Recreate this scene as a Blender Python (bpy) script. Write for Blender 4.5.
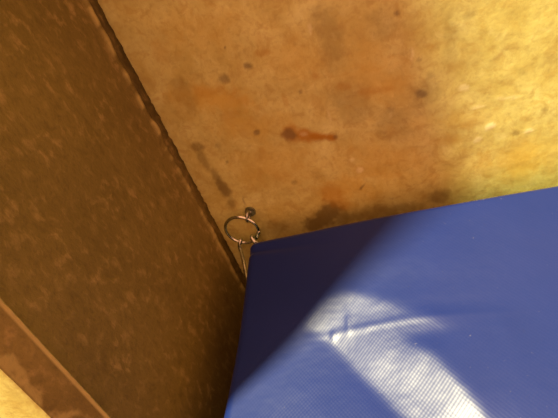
import bpy, bmesh, math, random
import numpy as np
from mathutils import Vector, Matrix, noise

random.seed(7)
for o in list(bpy.data.objects):
    bpy.data.objects.remove(o)
scene = bpy.context.scene
COL = scene.collection

# ------------------------------------------------------------------ camera
ZO = 0.62                                   # floor is z = 0
F, PX, PY = 430.0, 279.0, 209.0             # focal length / centre in pixels of the 558x418 frame
AX = Vector((0.91164896, -0.19452556, -0.36201653))
AY = Vector((0.20315367, -0.55242171, 0.80842986))
AZ = Vector((-0.35724607, -0.81054923, -0.46409610))
R = Matrix((AX, AY, AZ))                    # camera (x right, y down, z forward) -> world
CAM = Vector((0.24306, -0.37005, ZO))
cam_data = bpy.data.cameras.new('camera')
cam_data.sensor_width = 36.0
cam_data.lens = F / 558.0 * 36.0
cam_data.clip_start = 0.01
cam = bpy.data.objects.new('camera', cam_data)
COL.objects.link(cam)
m = Matrix((Vector((R[0][0], -R[0][1], -R[0][2])),
            Vector((R[1][0], -R[1][1], -R[1][2])),
            Vector((R[2][0], -R[2][1], -R[2][2]))))
cam.matrix_world = Matrix.Translation(CAM) @ m.to_4x4()
scene.camera = cam

# ------------------------------------------------------------------ light
w = bpy.data.worlds.new('world'); scene.world = w; w.use_nodes = True
bg = w.node_tree.nodes['Background']
bg.inputs[0].default_value = (1.0, 0.37, 0.195, 1)
bg.inputs[1].default_value = 1.72

LAMP_DIR = Vector((-0.328, -0.288, 0.899)).normalized()
LAMP_DIST = 3.0
ld = bpy.data.lights.new('hall_lamp', 'AREA')
ld.shape = 'DISK'; ld.size = 0.14
ld.energy = 272.0
ld.color = (1.0, 0.90, 0.54)
lamp = bpy.data.objects.new('hall_lamp', ld); COL.objects.link(lamp)
target = Vector((0.258, 0.0, ZO - 0.20))
lamp.location = target + LAMP_DIR * LAMP_DIST
lamp.rotation_euler = LAMP_DIR.to_track_quat('Z', 'Y').to_euler()

vs = scene.view_settings
vs.view_transform = 'Standard'; vs.look = 'None'; vs.gamma = 1.0
vs.use_curve_mapping = False
vs.exposure = 0.0

# ------------------------------------------------------------------ helpers
def ray(x, y):
    return R @ Vector((x - PX, y - PY, F))

def on_wall(x, y, Y=0.0):
    v = ray(x, y); t = (Y - CAM.y) / v.y
    return CAM + v * t

def link(name, me, mat, parent=None):
    o = bpy.data.objects.new(name, me)
    COL.objects.link(o)
    for mm in (mat if isinstance(mat, (list, tuple)) else [mat]):
        me.materials.append(mm)
    if parent:
        o.parent = parent
    return o

def mesh(name, verts, faces, smooth=True):
    me = bpy.data.meshes.new(name)
    me.from_pydata([tuple(v) for v in verts], [], faces)
    me.update()
    if smooth:
        for p in me.polygons:
            p.use_smooth = True
    return me

def tube(path, rad, seg=10, closed=False, name='wire', caps=True):
    n = len(path); verts = []; faces = []
    path = [Vector(p) for p in path]
    up = None
    for i, p in enumerate(path):
        a = path[(i - 1) % n] if (closed or i > 0) else p
        b = path[(i + 1) % n] if (closed or i < n - 1) else p
        t = (b - a).normalized()
        if up is None:
            up = t.orthogonal().normalized()
        up = (up - t * up.dot(t)).normalized()
        s = t.cross(up)
        r = rad(i / max(1, n - 1)) if callable(rad) else rad
        for k in range(seg):
            an = 2 * math.pi * k / seg
            verts.append(p + (up * math.cos(an) + s * math.sin(an)) * r)
    rng = n if closed else n - 1
    for i in range(rng):
        j = (i + 1) % n
        for k in range(seg):
            k2 = (k + 1) % seg
            faces.append((i * seg + k, i * seg + k2, j * seg + k2, j * seg + k))
    if not closed and caps:
        faces.append(tuple(range(seg))[::-1])
        faces.append(tuple((n - 1) * seg + k for k in range(seg)))
    return mesh(name, verts, faces)

def spline(pts, n=12):
    pts = [Vector(p) for p in pts]; out = []
    for i in range(len(pts) - 1):
        p0 = pts[max(0, i - 1)]; p1 = pts[i]; p2 = pts[i + 1]; p3 = pts[min(len(pts) - 1, i + 2)]
        for k in range(n):
            t = k / n
            out.append(0.5 * ((2 * p1) + (p2 - p0) * t + (2 * p0 - 5 * p1 + 4 * p2 - p3) * t * t
                              + (3 * p1 - p0 - 3 * p2 + p3) * t ** 3))
    out.append(pts[-1])
    return out

def fbm(x, y, z=0.0, o=4):
    return noise.fractal(Vector((x, y, z)), 1.0, 2.0, o, noise_basis='PERLIN_ORIGINAL')

def smooth(a, b, x):
    t = max(0.0, min(1.0, (x - a) / (b - a)))
    return t * t * (3 - 2 * t)

class NT:
    def __init__(self, name):
        self.m = bpy.data.materials.new(name); self.m.use_nodes = True
        self.t = self.m.node_tree; self.n = self.t.nodes; self.l = self.t.links
        self.b = self.n['Principled BSDF']
    def new(self, kind, **kw):
        x = self.n.new(kind)
        for k, v in kw.items():
            if k in x.inputs.keys():
                x.inputs[k].default_value = v
            else:
                setattr(x, k, v)
        return x
    def noise(self, vec, scale, detail=4.0, rough=0.55, dist=0.0):
        x = self.new('ShaderNodeTexNoise')
        x.inputs['Scale'].default_value = scale; x.inputs['Detail'].default_value = detail
        x.inputs['Roughness'].default_value = rough; x.inputs['Distortion'].default_value = dist
        self.l.new(vec, x.inputs['Vector'])
        return x.outputs['Fac']
    def ramp(self, fac, stops):
        x = self.new('ShaderNodeValToRGB')
        e = x.color_ramp.elements
        while len(e) < len(stops):
            e.new(0.5)
        for el, (p, c) in zip(e, stops):
            el.position = p
            el.color = (c, c, c, 1) if not isinstance(c, tuple) else (*c, 1)
        self.l.new(fac, x.inputs['Fac'])
        return x.outputs['Color']
    def mix(self, fac, a, b, mode='MIX'):
        x = self.new('ShaderNodeMix', data_type='RGBA', blend_type=mode)
        for sock, v in ((x.inputs[0], fac), (x.inputs[6], a), (x.inputs[7], b)):
            if hasattr(v, 'is_linked'):
                self.l.new(v, sock)
            elif isinstance(v, (int, float)):
                sock.default_value = v
            else:
                sock.default_value = (*v, 1)
        return x.outputs[2]
    def math(self, op, a, b=None):
        x = self.new('ShaderNodeMath', operation=op)
        for i, v in enumerate((a, b)):
            if v is None: continue
            if hasattr(v, 'is_linked'): self.l.new(v, x.inputs[i])
            else: x.inputs[i].default_value = v
        return x.outputs[0]
    def coords(self, scale=(1, 1, 1), rot=(0, 0, 0)):
        c = self.new('ShaderNodeTexCoord')
        mp = self.new('ShaderNodeMapping')
        mp.inputs['Scale'].default_value = scale; mp.inputs['Rotation'].default_value = rot
        self.l.new(c.outputs['Object'], mp.inputs['Vector'])
        return mp.outputs['Vector']
    def attr(self, name):
        a = self.new('ShaderNodeAttribute'); a.attribute_name = name
        return a.outputs['Fac']
    def bump(self, h, strength, dist):
        x = self.new('ShaderNodeBump')
        x.inputs['Strength'].default_value = strength; x.inputs['Distance'].default_value = dist
        self.l.new(h, x.inputs['Height'])
        return x
    def set(self, sock, v):
        s = self.b.inputs[sock]
        if hasattr(v, 'is_linked'): self.l.new(v, s)
        elif isinstance(v, tuple): s.default_value = (*v, 1)
        else: s.default_value = v

# ------------------------------------------------------------------ materials
def wall_material(name, stained):
    M = NT(name)
    v = M.coords()
    big = M.noise(v, 9.0, 5, 0.6)
    mid = M.noise(v, 30.0, 6, 0.62, 0.4)
    fine = M.noise(v, 220.0, 4, 0.6)
    col = M.mix(M.ramp(big, [(0.32, 0.0), (0.68, 1.0)]), (0.48, 0.48, 0.135), (0.60, 0.64, 0.215))
    col = M.mix(M.ramp(mid, [(0.38, 0.55), (0.56, 0.0)]), col, (0.42, 0.38, 0.08))
    col = M.mix(M.ramp(mid, [(0.58, 0.0), (0.72, 0.5)]), col, (0.68, 0.76, 0.30))
    blot = M.noise(v, 75.0, 5, 0.65, 0.6)
    col = M.mix(M.ramp(blot, [(0.36, 0.55), (0.50, 0.0)]), col, (0.40, 0.33, 0.075))
    col = M.mix(M.ramp(blot, [(0.58, 0.0), (0.72, 0.45)]), col, (0.66, 0.70, 0.27))
    col = M.mix(M.ramp(fine, [(0.35, 0.35), (0.5, 0.0)]), col, (0.36, 0.33, 0.09))
    if stained:
        col = M.mix(M.math('MULTIPLY', M.attr('ochre'), 0.85), col, (0.53, 0.39, 0.042))
        col = M.mix(M.math('MULTIPLY', M.attr('damp_shade'), 0.85), col, (0.145, 0.115, 0.026))  # damp patches, tone deepened to paint in contact shade by the pad
        col = M.mix(M.attr('rust'), col, (0.37, 0.205, 0.010))
        col = M.mix(M.attr('grime'), col, (0.13, 0.105, 0.038))
        col = M.mix(M.attr('pale'), col, (0.74, 0.80, 0.42))
    M.set('Base Color', col)
    M.set('Roughness', 0.62)
    M.set('Specular IOR Level', 0.35)
    h = M.math('ADD', M.math('MULTIPLY', mid, 0.7), M.math('MULTIPLY', fine, 0.3))
    b = M.bump(h, 0.28, 0.003)
    M.l.new(b.outputs[0], M.b.inputs['Normal'])
    return M.m

def pillar_material(name):
    M = NT(name)
    v = M.coords((1.0, 1.0, 0.7), (-0.2, 0, 0))
    big = M.noise(v, 11.0, 4, 0.55)
    fleck = M.noise(v, 125.0, 5, 0.62, 0.3)
    mid = M.noise(v, 34.0, 5, 0.6)
    fine = M.noise(v, 420.0, 3, 0.6)
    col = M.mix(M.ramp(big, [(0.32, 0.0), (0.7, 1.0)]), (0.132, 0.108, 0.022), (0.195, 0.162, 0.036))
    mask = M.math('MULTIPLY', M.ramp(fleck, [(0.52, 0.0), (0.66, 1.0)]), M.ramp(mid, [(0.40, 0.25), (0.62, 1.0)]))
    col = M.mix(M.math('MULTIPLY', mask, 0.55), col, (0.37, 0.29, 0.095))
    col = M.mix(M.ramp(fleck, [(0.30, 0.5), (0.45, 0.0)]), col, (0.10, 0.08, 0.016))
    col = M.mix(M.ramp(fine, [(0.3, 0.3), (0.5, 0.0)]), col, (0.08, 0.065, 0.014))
    col = M.mix(M.attr('smear_glint'), col, (0.40, 0.36, 0.11))
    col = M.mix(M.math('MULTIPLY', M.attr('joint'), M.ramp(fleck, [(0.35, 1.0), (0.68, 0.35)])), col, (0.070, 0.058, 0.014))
    M.set('Base Color', col)
    M.set('Roughness', 0.7)
    M.set('Specular IOR Level', 0.25)
    h = M.math('ADD', M.math('MULTIPLY', fleck, 0.6), M.math('MULTIPLY', fine, 0.25))
    b = M.bump(h, 0.5, 0.003)
    M.l.new(b.outputs[0], M.b.inputs['Normal'])
    return M.m

def floor_material():
    M = NT('floor_concrete')
    v = M.coords()
    n = M.noise(v, 14.0, 6, 0.6)
    M.set('Base Color', M.mix(n, (0.10, 0.07, 0.035), (0.22, 0.16, 0.08)))
    M.set('Roughness', 0.8)
    b = M.bump(M.noise(v, 120.0, 4), 0.3, 0.003)
    M.l.new(b.outputs[0], M.b.inputs['Normal'])
    return M.m

def vinyl_material():
    M = NT('blue_woven_vinyl')
    c = M.new('ShaderNodeTexCoord')
    sp = M.new('ShaderNodeSeparateXYZ'); M.l.new(c.outputs['Object'], sp.inputs[0])
    k = 2 * math.pi / 0.0030
    su = M.math('SINE', M.math('MULTIPLY', sp.outputs[0], k))
    sv = M.math('SINE', M.math('MULTIPLY', sp.outputs[1], k))
    weave = M.math('MULTIPLY', su, sv)
    v = M.coords()
    soft = M.noise(v, 26.0, 3, 0.5)
    col = M.mix(soft, (0.0085, 0.0235, 0.150), (0.0103, 0.0265, 0.172))
    dust = M.noise(v, 320.0, 2, 0.5)
    col = M.mix(M.ramp(dust, [(0.74, 0.0), (0.80, 0.25)]), col, (0.30, 0.30, 0.34))
    M.set('Base Color', col)
    M.set('Roughness', 0.32)
    M.set('Specular IOR Level', 0.32)
    b1 = M.bump(soft, 0.12, 0.006)
    b2 = M.bump(weave, 0.22, 0.00006)
    M.l.new(b1.outputs[0], b2.inputs['Normal'])
    M.l.new(b2.outputs[0], M.b.inputs['Normal'])
    return M.m

def metal_material(name, col, rough):
    M = NT(name)
    v = M.coords()
    n = M.noise(v, 300.0, 3)
    M.set('Base Color', M.mix(M.ramp(n, [(0.4, 0.0), (0.7, 1.0)]), col, tuple(x * 0.6 for x in col)))
    M.set('Metallic', 1.0); M.set('Roughness', rough)
    return M.m

MAT_WALL = wall_material('stained_yellow_concrete', True)
MAT_FRONT = wall_material('yellow_concrete', False)
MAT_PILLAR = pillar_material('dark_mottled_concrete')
MAT_FLOOR = floor_material()
MAT_VINYL = vinyl_material()
MAT_STEEL = metal_material('steel_wire', (0.66, 0.76, 0.66), 0.20)
MAT_BOLT = metal_material('dull_steel', (0.40, 0.44, 0.36), 0.34)

# ------------------------------------------------------------------ floor
def build_floor():
    me = mesh('floor', [(-2.5, -4, 0), (2.5, -4, 0), (2.5, 0.15, 0), (-2.5, 0.15, 0),
                        (-2.5, -4, -.1), (2.5, -4, -.1), (2.5, 0.15, -.1), (-2.5, 0.15, -.1)],
              [(0, 1, 2, 3), (7, 6, 5, 4), (0, 4, 5, 1), (1, 5, 6, 2), (2, 6, 7, 3), (3, 7, 4, 0)], False)
    o = link('floor', me, MAT_FLOOR)
    o['kind'] = 'structure'; o['label'] = 'dark concrete floor under the blue pad'; o['category'] = 'floor'
build_floor()

# ------------------------------------------------------------------ back wall
# marks are given by pixel and put on the wall plane: (x, y, radius x, radius y, angle, strength)
MARKS = {
 'grime': [(290, 135, 9, 7, 20, .62), (248, 66, 4.5, 3.6, 0, .65), (224.5, 79, 6.5, 5, 0, .55), (256.5, 132.5, 3.2, 3, 0, .6),
           (225, 48, 1.6, 1.6, 0, .7), (300, 92, 2.4, 2.2, 0, .5), (397, 13.5, 3, 3, 0, .6), (421, 94, 6.5, 4.8, 0, .62),
           (419, 60, 2.5, 2, 0, .4), (516, 133, 4, 3, 0, .4), (544, 110, 4, 3, 0, .45), (335, 137, 3, 2.6, 0, .55), (430, 75, 5, 4, 0, .3),
           (227, 162, 1.8, 1.8, 0, .6), (218, 145, 4, 4, 0, .25), (362, 187, 5, 1.3, -50, .6), (294, 182, 3, 2, 0, .35), (391, 110, 4, 3, 0, .3),
           (523, 73, 6, 5, 0, .2), (470, 15, 8, 4, -20, .3), (244, 202, .8, 6, -15, .45), (203, 147, 3, 2, 0, .3)],
 'rust': [(292, 134, 12, 9, 20, .8), (304, 135, 13, 7.5, 8, .9), (316, 136.5, 13, 5, 3, 1.0), (323, 137, 8, 4.6, 0, 1.0), (330, 137.5, 8, 4.2, 0, 1.0),
          (220, 89, 5, 5, 0, .35), (333, 194, 16, 10, 30, .45), (238, 98, 12, 7, 30, .22), (285, 100, 3, 8, -20, .35), (344, 205, 9, 5, 20, .4),
          (430, 46, 5, 4, 0, .3), (262, 53, 10, 4, -10, .35), (344, 86, 8, 4, 0, .3), (471, 124, 14, 5, -10, .2), (315, 77, 6, 4, 0, .35),
          (205, 92, 14, 6, 10, .3), (230, 115, 12, 5, -10, .22), (375, 90, 22, 4, -5, .3), (160, 52, 8, 14, -30, .2), (260, 40, 4, 12, -15, .2), (448, 140, 22, 6, -6, .22)],
 'damp_shade': [(326, 216, 17, 13, -10, .95), (316, 224, 14, 10, -10, .95), (342, 218, 10, 8, 0, .7), (222, 186, 5.5, 17, -30, .9),
          (203, 160, 4, 15, -28, .5), (216, 176, 4, 10, -35, .6), (197, 147, 6, 5, 0, .6), (231, 203, 5, 7, -25, .6),
          (380, 213, 40, 9, -10, .6), (440, 196, 18, 8, -8, .65), (330, 40, 16, 40, -14, .40), (350, 100, 24, 26, 0, .35),
          (185, 95, 10, 20, -30, .35), (276, 228, 18, 8, -5, .35), (395, 128, 22, 18, 0, .32), (425, 92, 15, 14, 0, .4), (450, 40, 9, 30, 0, .25), (380, 22, 14, 20, 0, .25), (256, 216, 12, 8, 0, .3)],
 'ochre': [(215, 100, 45, 16, 10, .7), (250, 125, 50, 14, 0, .45), (300, 60, 40, 22, 0, .35), (370, 80, 40, 26, 0, .5), (270, 165, 50, 25, 0, .35),
           (345, 190, 30, 16, 0, .6), (380, 160, 40, 26, 0, .4), (200, 30, 50, 26, 0, .3), (520, 160, 45, 20, -8, .6), (470, 120, 30, 10, -10, .3), (365, 55, 22, 18, 0, .3)],
 'pale': [(490, 126, 7, 3.2, -25, .85), (529, 131, 6, 2.0, -15, .8), (477, 140, 5, 2.4, -30, .5), (478, 107, 9, 1.6, -12, .45), (505, 98, 12, 1.6, -5, .4), (464, 88, 5, 3, 0, .5),  # bright specks: raking lamplight on small bumps, painted into the colour
          (310, 30, 2, 6, -10, .35), (303, 134, 5, 2.5, 10, .28), (360, 170, 4, 3, 0, .45), (412, 54, 1.2, 7, -5, .5), (352, 160, 3, 2, 0, .4), (330, 120, 1, 10, -15, .3)],
}
def build_wall():
    def axis(lo, a, b, hi, st, n):
        r = [lo + (a - lo) * i / n for i in range(n)]
        k = int((b - a) / st)
        r += [a + (b - a) * i / k for i in range(k)]
        r += [b + (hi - b) * i / n for i in range(n + 1)]
        return r
    xs = axis(-0.9, -0.02, 0.47, 2.4, 0.0017, 10)
    zs = axis(0.0, ZO - 0.30, ZO + 0.09, 2.6, 0.0017, 10)
    prep = {}
    for key, lst in MARKS.items():
        out = []
        for (x, y, rx, ry, an, st) in lst:
            a = math.radians(an)
            c = on_wall(x, y)
            ux = on_wall(x + math.cos(a), y + math.sin(a)) - c
            uy = on_wall(x - math.sin(a), y + math.cos(a)) - c
            e = Matrix(((ux.x * rx, uy.x * ry), (ux.z * rx, uy.z * ry))).inverted()
            ext = max(abs(ux.x * rx) + abs(uy.x * ry), abs(ux.z * rx) + abs(uy.z * ry)) * 2.2
            out.append((c.x, c.z, e, ext, st, x * .37 + y * .11))
        prep[key] = out
    verts = []; A = {k: [] for k in prep}
    nx, nz = len(xs), len(zs)
    for z in zs:
        for x in xs:
            infield = -0.03 < x < 0.5 and ZO - .31 < z < ZO + .1
            val = {k: 0.0 for k in prep}
            dy = 0.0
            if infield:
                wob = fbm(x * 60, z * 60, 1.7, 3)
                wob2 = fbm(x * 190, z * 190, 4.1, 3)
                for k, lst in prep.items():
                    t = 0.0
                    for (cx, cz, e, ext, st, sd) in lst:
                        ddx, ddz = x - cx, z - cz
                        if abs(ddx) > ext or abs(ddz) > ext: continue
                        d = math.hypot(e[0][0] * ddx + e[0][1] * ddz, e[1][0] * ddx + e[1][1] * ddz)
                        d += (0.42 * wob + 0.28 * wob2) * (.6 if k == 'rust' else 1)
                        soft = {'ochre': .9, 'damp_shade': .55, 'rust': .5, 'grime': .6, 'pale': .5}[k]
                        q = st * (1 - smooth(1 - soft, 1 + soft * .45, d))
                        t = max(t, q)
                    val[k] = t
                dy = fbm(x * 35, z * 35, 0, 4) * 0.0007 + 0.0016 * max(0, val['grime'] - .45) - 0.0004 * val['pale']
            verts.append((x, dy, z))
            for k in prep: A[k].append(val[k])
    faces = [(j * nx + i, j * nx + i + 1, (j + 1) * nx + i + 1, (j + 1) * nx + i)
             for j in range(nz - 1) for i in range(nx - 1)]
    n0 = len(verts)
    x0, x1, z0, z1 = xs[0], xs[-1], zs[0], zs[-1]
    # thickness behind the face
    border = [i for i in range(nx)] + [j * nx + nx - 1 for j in range(1, nz)] + \
             [(nz - 1) * nx + i for i in range(nx - 2, -1, -1)] + [j * nx for j in range(nz - 2, 0, -1)]
    for b in border:
        verts.append((verts[b][0], 0.15, verts[b][2]))
    L = len(border)
    for i in range(L):
        j = (i + 1) % L
        faces.append((border[j], border[i], n0 + i, n0 + j))
    faces.append(tuple(n0 + i for i in range(L)))
    me = mesh('wall_back', verts, faces)
    for k in prep:
        at = me.attributes.new(k, 'FLOAT', 'POINT')
        at.data.foreach_set('value', A[k] + [0.0] * L)
    o = link('wall_back', me, MAT_WALL)
    o['kind'] = 'structure'
    o['label'] = 'yellowish stained concrete back wall with rust spots'
    o['category'] = 'wall'
build_wall()

# ------------------------------------------------------------------ left pier (side face x = 0)
def build_pier():
    zs = []
    z = 0.0
    while z < 2.6:
        zs.append(z)
        z += 0.002 if ZO - .42 < z < ZO + .12 else 0.03
    zs.append(2.6)
    verts = []; smear_glint = []; joint = []
    prof_n = None
    for z in zs:
        a = fbm(z * 70, 3.3, 0, 4); b = fbm(z * 140, 9.1, 0, 3); c = fbm(z * 38, 5.7, 0, 4)
        lip = 0.0022 + 0.0014 * a
        e = -0.016 + 0.0022 * c                     # where the face breaks off before the wall
        P = [(-0.03, 0.0), (-0.0008 + .0016 * b, -0.0002), (-0.0025 + .0012 * a, e * .55), (-0.0042 + .001 * b, e + 0.0022 + .0008 * b),
             (lip * .6, e + 0.0008), (lip, e - 0.0012), (lip * .8, e - 0.0035 + .001 * b), (0.0003, e - 0.007)]
        # flat side with a faint waviness
        ys = [-0.03 - 0.006 * i for i in range(33)]
        for y in ys:
            P.append((fbm(y * 14, z * 14, 2.0, 3) * 0.0009, y))
        side_end = len(P)
        f = 0.0008 * b
        P += [(0.0, -0.2321), (0.0004, -0.2328), (0.0013 + f, -0.2333), (0.0013 + f, -0.2337), (-0.0004, -0.2343), (-0.0010, -0.2354)]
        fin = len(P)
        for i in range(1, 15):
            t = i / 14.0
            P.append((-0.0010 - 0.0155 * t + .0004 * fbm(z * 50, t * 5, 1, 3), -0.2354 - 0.0153 * t))
        cham = len(P)
        P += [(-0.019, -0.2516), (-0.03, -0.252), (-0.10, -0.252), (-0.30, -0.252), (-0.60, -0.252), (-0.60, 0.0)]
        prof_n = len(P)
        for k, (x, y) in enumerate(P):
            verts.append((x, y, z))
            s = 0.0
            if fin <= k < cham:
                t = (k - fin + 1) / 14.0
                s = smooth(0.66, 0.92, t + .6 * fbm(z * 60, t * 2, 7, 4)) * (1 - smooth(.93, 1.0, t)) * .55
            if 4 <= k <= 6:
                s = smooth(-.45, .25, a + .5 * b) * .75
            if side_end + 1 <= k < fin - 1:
                s = 0.95 + 0.2 * a  # pale colour paints the lit edge along the thin fin
            smear_glint.append(s)
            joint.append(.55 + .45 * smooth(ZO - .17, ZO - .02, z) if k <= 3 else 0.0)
    faces = []; mi = []
    for j in range(len(zs) - 1):
        for k in range(prof_n):
            k2 = (k + 1) % prof_n
            faces.append((j * prof_n + k2, j * prof_n + k, (j + 1) * prof_n + k, (j + 1) * prof_n + k2))
            mi.append(1 if cham - 1 <= k < prof_n - 2 else 0)
    faces.append(tuple(range(prof_n))); mi.append(0)
    faces.append(tuple((len(zs) - 1) * prof_n + k for k in range(prof_n))[::-1]); mi.append(0)
    me = mesh('wall_left', verts, faces)
    at = me.attributes.new('smear_glint', 'FLOAT', 'POINT')
    at.data.foreach_set('value', smear_glint)
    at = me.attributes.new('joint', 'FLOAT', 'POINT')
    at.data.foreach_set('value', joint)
    bm = bmesh.new(); bm.from_mesh(me); bmesh.ops.recalc_face_normals(bm, faces=bm.faces[:]); bm.to_mesh(me); bm.free()
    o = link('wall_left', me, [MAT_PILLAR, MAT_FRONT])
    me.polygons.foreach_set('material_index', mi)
    o['kind'] = 'structure'
    o['label'] = 'dark mottled concrete pier with chamfered edge left of the blue pad'
    o['category'] = 'pier'
build_pier()

# ------------------------------------------------------------------ blue pad
Y0, Y1 = -0.036, -0.72
_c = on_wall(248.0, 237.0, Y0)
X0, X1 = _c.x, 0.95
ZC = _c.z
RAD = 0.009
def softplus(t):
    return t if t > 30 else (0.0 if t < -30 else math.log1p(math.exp(t)))
# --- the cover's soft dents: where the photograph shows sheen the cloth leans towards the lamp,
# elsewhere it keeps its plain slope; the slopes are integrated to one height field
GS = 0.0025
gx = np.arange(0.03, 0.50, GS); gy = np.arange(-0.34, -0.03, GS)
GX, GY = np.meshgrid(gx, gy)
I0 = int(np.argmin(abs(gy - Y0)))
_t = np.clip((-0.09 - gy) / 0.08, 0, 1); _t = _t * _t * (3 - 2 * _t)
SLOPE = 0.375 - 0.20 * _t
PROFILE = np.cumsum(SLOPE) * GS
PROFILE = PROFILE - PROFILE[I0]
SHEEN = [[(308, 317), (325, 297), (345, 289), (380, 298), (420, 311), (458, 325), (428, 333), (406, 340), (432, 350), (452, 372),
          (478, 402), (498, 445), (425, 445), (388, 405), (360, 375), (336, 348), (324, 338), (306, 328)]]
def dent_field():
    Rn = np.array([list(a) for a in R]); cn = np.array(CAM); ln = np.array(lamp.location)
    Z = ZC + np.repeat(PROFILE[:, None], len(gx), 1)
    for it in range(3):
        p = np.stack([GX, GY, Z], -1)
        d = (p - cn) @ Rn
        U = PX + F * d[..., 0] / d[..., 2]; V = PY + F * d[..., 1] / d[..., 2]
        m = np.zeros(GX.shape)
        for poly in SHEEN:
            ins = np.zeros(GX.shape, bool)
            for k in range(len(poly)):
                (x1, y1), (x2, y2) = poly[k], poly[(k + 1) % len(poly)]
                ins ^= ((y1 > V) != (y2 > V)) & (U < (x2 - x1) * (V - y1) / (y2 - y1 + 1e-9) + x1)
            m = np.maximum(m, ins * np.interp(V, (325, 372), (0.79, 1.22)))
        for k in range(7):
            q = np.pad(m, 1, mode='edge')
            m = (q[:-2, 1:-1] + q[2:, 1:-1] + q[1:-1, :-2] + q[1:-1, 2:] + 4 * m) / 8
        a = cn - p; a /= np.linalg.norm(a, axis=-1, keepdims=True)
        b = ln - p; b /= np.linalg.norm(b, axis=-1, keepdims=True)
        h = a + b
        rx = m * (-h[..., 0] / h[..., 2]) * DENT
        ry = m * (-h[..., 1] / h[..., 2] - SLOPE[:, None]) * DENT
        div = np.zeros_like(rx)
        div[:, 1:-1] += (rx[:, 2:] - rx[:, :-2]) / (2 * GS); div[1:-1] += (ry[2:] - ry[:-2]) / (2 * GS)
        mm = np.block([[div, div[:, ::-1]], [div[::-1], div[::-1, ::-1]]])
        fm = np.fft.fft2(mm)
        ky = 2 * np.cos(2 * np.pi * np.fft.fftfreq(mm.shape[0])) - 2
        kx = 2 * np.cos(2 * np.pi * np.fft.fftfreq(mm.shape[1])) - 2
        den = (ky[:, None] + kx[None]) / GS ** 2; den[0, 0] = 1; fm[0, 0] = 0
        D = np.real(np.fft.ifft2(fm / den))[:len(gy), :len(gx)]
        D -= D[I0].mean()
        Z = ZC + PROFILE[:, None] + D
    return D
DENT = 1.0
DENTS = dent_field()
def cubic(p0, p1, p2, p3, t):
    return p1 + 0.5 * t * (p2 - p0 + t * (2 * p0 - 5 * p1 + 4 * p2 - p3 + t * (3 * (p1 - p2) + p3 - p0)))
def dent(x, y):
    u = min(max((x - gx[0]) / GS, 1.0), len(gx) - 3.001); v = min(max((y - gy[0]) / GS, 1.0), len(gy) - 3.001)
    i, j = int(u), int(v); fu, fv = u - i, v - j
    rows = [cubic(*(float(DENTS[j + b, i + a]) for a in (-1, 0, 1, 2)), fu) for b in (-1, 0, 1, 2)]
    return cubic(*rows, fv)
def pad_height(x, y):
    d = y - Y0
    if y < -0.33:
        z = ZC + float(PROFILE[4]) - 0.175 * 0.16 * (1 - math.exp((y + 0.33) / 0.16))
    else:
        z = ZC + float(np.interp(y, gy, PROFILE))
    z += dent(x, y)
    # cross crease
    yc = -0.140 + 0.010 * math.sin((x - .12) * 16) * 0.4
    wx = smooth(0.095, 0.15, x) * (1 - smooth(0.22, 0.30, x))
    u = (y - yc)
    z += wx * (0.00022 * math.exp(-(u / 0.0026) ** 2) - 0.00030 * smooth(0.175, 0.205, x) * math.exp(-((u - .009) / 0.006) ** 2))
    # small puckers where the crease starts
    for (px, py, a, l, sg) in ((0.152, -0.132, .00035, .007, .0022), (0.139, -0.141, .0004, .004, .0026), (0.262, -0.148, .0003, .012, .006)):
        z += a * math.exp(-((x - px) / sg) ** 2 - ((y - py) / l) ** 2)
    # fold drawn from the hooked corner
    fx, fy = x - X0, y - Y0
    t = fx * 0.80 - fy * 0.0
    fold = (fy + 0.014 + 0.10 * fx)
    z -= 0.0036 * math.exp(-(fold / 0.0035) ** 2) * math.exp(-fx / 0.03)
    z += 0.0006 * fbm(x * 12, y * 12, 3, 2)
    return z

def build_pad():
    r = RAD
    arc = [r * (math.pi / 2) * i / 6 for i in range(1, 7)] + [r * math.pi / 2 + .02, r * math.pi / 2 + .06, 9.0]
    def axis(lo, hi, fine_from, fine_to, st, coarse):
        v = [lo]
        while v[-1] < hi - 1e-6:
            c = v[-1]
            v.append(min(hi, c + (st if fine_from - 1e-6 <= c < fine_to else coarse)))
        return v
    xin = axis(X0 + r, X1 - r, 0, 0.47, 0.0016, 0.02)
    yin = axis(Y1 + r, Y0 - r, -0.32, 0.0, 0.0016, 0.02)
    S = [(xin[0], -a) for a in arc[::-1]] + [(x, 0) for x in xin] + [(xin[-1], a) for a in arc]
    T = [(yin[0], -a) for a in arc[::-1]] + [(y, 0) for y in yin] + [(yin[-1], a) for a in arc]
    verts = []
    for (y, b) in T:
        for (x, a) in S:
            # the left rim leans slightly away
            a_c = math.copysign(min(abs(a), .5), a); b_c = math.copysign(min(abs(b), .5), b)
            L = max(abs(a), abs(b))
            h = pad_height(x, y)
            if L == 0:
                verts.append((x, y, h)); continue
            q = math.hypot(a_c, b_c)
            dx, dy = a_c / q, b_c / q
            off = r * math.sin(min(L / r, math.pi / 2)); drop = r * (1 - math.cos(min(L / r, math.pi / 2))) + max(0, L - r * math.pi / 2)
            bul = 0.0
            z = h - drop
            if L > 5: z = 0.001
            verts.append((x + dx * (off + bul), y + dy * (off + bul), z))
    n = len(S)
    faces = [(j * n + i, j * n + i + 1, (j + 1) * n + i + 1, (j + 1) * n + i) for j in range(len(T) - 1) for i in range(n - 1)]
    border = [i for i in range(n)] + [j * n + n - 1 for j in range(1, len(T))] + \
             [(len(T) - 1) * n + i for i in range(n - 2, -1, -1)] + [j * n for j in range(len(T) - 2, 0, -1)]
    faces.append(tuple(border[::-1]))
    return mesh('cover', verts, faces)

pad = bpy.data.objects.new('crash_pad', None)
COL.objects.link(pad)
pad.location = (0, 0, 0)
pad['label'] = 'thick blue vinyl pad with creased woven cover beside the dark pier'
pad['category'] = 'pad'
cover = link('cover', build_pad(), MAT_VINYL, pad)

# ------------------------------------------------------------------ eye bolt, ring and clip
def at_depth(x, y, Y):
    return on_wall(x, y, Y)

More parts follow.
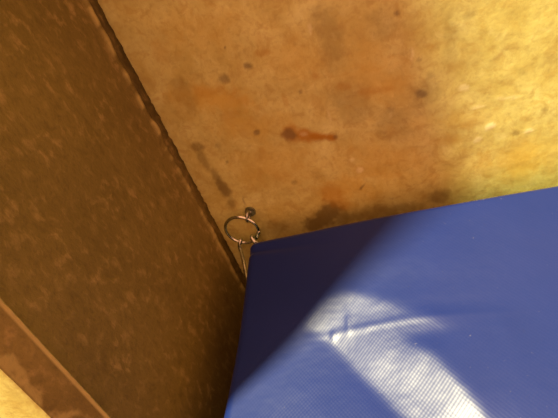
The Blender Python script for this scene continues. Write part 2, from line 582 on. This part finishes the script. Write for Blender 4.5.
eye_c = at_depth(248.0, 216.5, -0.010)
bolt = bpy.data.objects.new('eye_bolt', None)
COL.objects.link(bolt)
bolt['label'] = 'small dull steel eye bolt in the concrete wall above the ring'
bolt['category'] = 'eye bolt'
bolt.location = (eye_c.x, 0, eye_c.z)
def local(me, o):
    me.transform(Matrix.Translation(-Vector(o.location)))
    return me
# eye: little loop standing in the vertical plane square to the wall
er = 0.0050
loop = [eye_c + Vector((0.35 * er * math.sin(a), er * math.cos(a) * .94, er * math.sin(a))) for a in [2 * math.pi * i / 28 for i in range(28)]]
link('eye', local(tube(loop, 0.0018, 10, True), bolt), MAT_BOLT, bolt)
link('shank', local(tube([eye_c + Vector((0, er, 0)), Vector((eye_c.x, 0.02, eye_c.z))], 0.0019, 12), bolt), MAT_BOLT, bolt)
def washer(c, r0, r1, th):
    verts = []; faces = []; n = 24
    for k in range(n):
        a = 2 * math.pi * k / n; ca, sa = math.cos(a), math.sin(a)
        for (r, y) in ((r0, 0.0005), (r1, 0.0005), (r1 * .93, -th), (r0, -th * 1.2)):
            verts.append((c.x + r * ca, y, c.z + r * sa))
    for k in range(n):
        k2 = (k + 1) % n
        for q in range(4):
            q2 = (q + 1) % 4
            faces.append((k * 4 + q, k * 4 + q2, k2 * 4 + q2, k2 * 4 + q))
    return mesh('washer', verts, faces, False)
link('washer', local(washer(eye_c, 0.0018, 0.0062, 0.0018), bolt), MAT_BOLT, bolt)

# ring hanging from the eye, close to parallel with the wall
RR = 0.0185
top = eye_c + Vector((0, 0, -er * 0.35))
rc = at_depth(242, 230, -0.013)
nrm = Vector((0.0, -1.0, -0.10)).normalized()
e1 = Vector((1, 0, 0)); e1 = (e1 - nrm * e1.dot(nrm)).normalized(); e2 = nrm.cross(e1)
ring = bpy.data.objects.new('steel_ring', None); COL.objects.link(ring)
ring.location = rc
ring['label'] = 'round polished steel ring hanging from the eye bolt at the pad corner'
ring['category'] = 'ring'
def ring_pt(a, rad=RR):
    return rc + (e1 * math.cos(a) + e2 * math.sin(a)) * rad
link('hoop', local(tube([ring_pt(2 * math.pi * i / 64) for i in range(64)], 0.0018, 12, True), ring), MAT_STEEL, ring)

def ring_angle(px, py):
    # angle on the ring whose projection is nearest to the pixel
    best = None
    for i in range(720):
        a = 2 * math.pi * i / 720
        d = R.transposed() @ (ring_pt(a) - CAM)
        q = (PX + F * d.x / d.z - px) ** 2 + (PY + F * d.y / d.z - py) ** 2
        if best is None or q < best[0]: best = (q, a)
    return best[1]
# joint bead on the ring
ja = ring_angle(259.5, 232)
jp = [ring_pt(ja + t) for t in (-.13, -.10, -.05, 0, .05, .10, .13)]
link('joint_sleeve', local(tube(jp, lambda t: 0.0016 + .0010 * math.sin(math.pi * t) ** .5, 12), ring), MAT_STEEL, ring)

# wire clip: two hooked legs over the ring meeting at the pad's rim
clip = bpy.data.objects.new('wire_clip', None); COL.objects.link(clip)
clip['label'] = 'narrow bent wire clip linking the steel ring to the pad corner'
clip['category'] = 'clip'
aL = ring_angle(240.5, 241.5); aR = ring_angle(254.5, 237)
pL, pR = ring_pt(aL), ring_pt(aR)
clip.location = (pL + pR) / 2
tip = at_depth(247.5, 280, Y0 - 0.018)
out = -ray(245, 240).normalized()
def leg(p, a, end, k=0.0036):
    rad = (p - rc).normalized()
    pts = [p + nrm * -k * .9 - rad * 0.001, p - rad * k, p + nrm * k * .6 - rad * k * .8, p + nrm * k, p + nrm * k * .8 + rad * 0.004]
    return spline(pts + [p.lerp(end, .4) + nrm * .002, p.lerp(end, .75) + nrm * .001, end], 8)
link('hook_leg', local(tube(leg(pL, aL, tip), 0.0020, 10), clip), MAT_STEEL, clip)
link('hook_leg', local(tube(leg(pR, aR, at_depth(257, 254, -0.024), 0.0054), 0.0023, 10), clip), MAT_STEEL, clip)

# eyelet tab on the pad's side that takes the clip
tc = tip + Vector((0.0, 0, -0.004))
def build_tab():
    verts = []; faces = []
    w, h, th = 0.012, 0.016, 0.0022
    prof = [(-w, -h * 1.6), (w, -h * 1.6), (w, h * .3), (w * .5, h * .62), (-w * .5, h * .62), (-w, h * .3)]
    for xx in (tc.x + .0032, tc.x + .0032 - th):
        for (yy, zz) in prof:
            verts.append((xx, tc.y + yy, tc.z + zz - .004))
    k = len(prof)
    faces = [tuple(range(k)), tuple(range(2 * k - 1, k - 1, -1))] + [(i, i + k, (i + 1) % k + k, (i + 1) % k) for i in range(k)]
    return mesh('hanging_tab', verts, faces, False)
tab = link('hanging_tab', build_tab(), MAT_VINYL, pad)
el = [tc + Vector((0.0008, .005 * math.cos(a), .005 * math.sin(a) - .004)) for a in [2 * math.pi * i / 24 for i in range(24)]]
g = link('grommet', tube(el, 0.0011, 8, True), MAT_STEEL, tab)
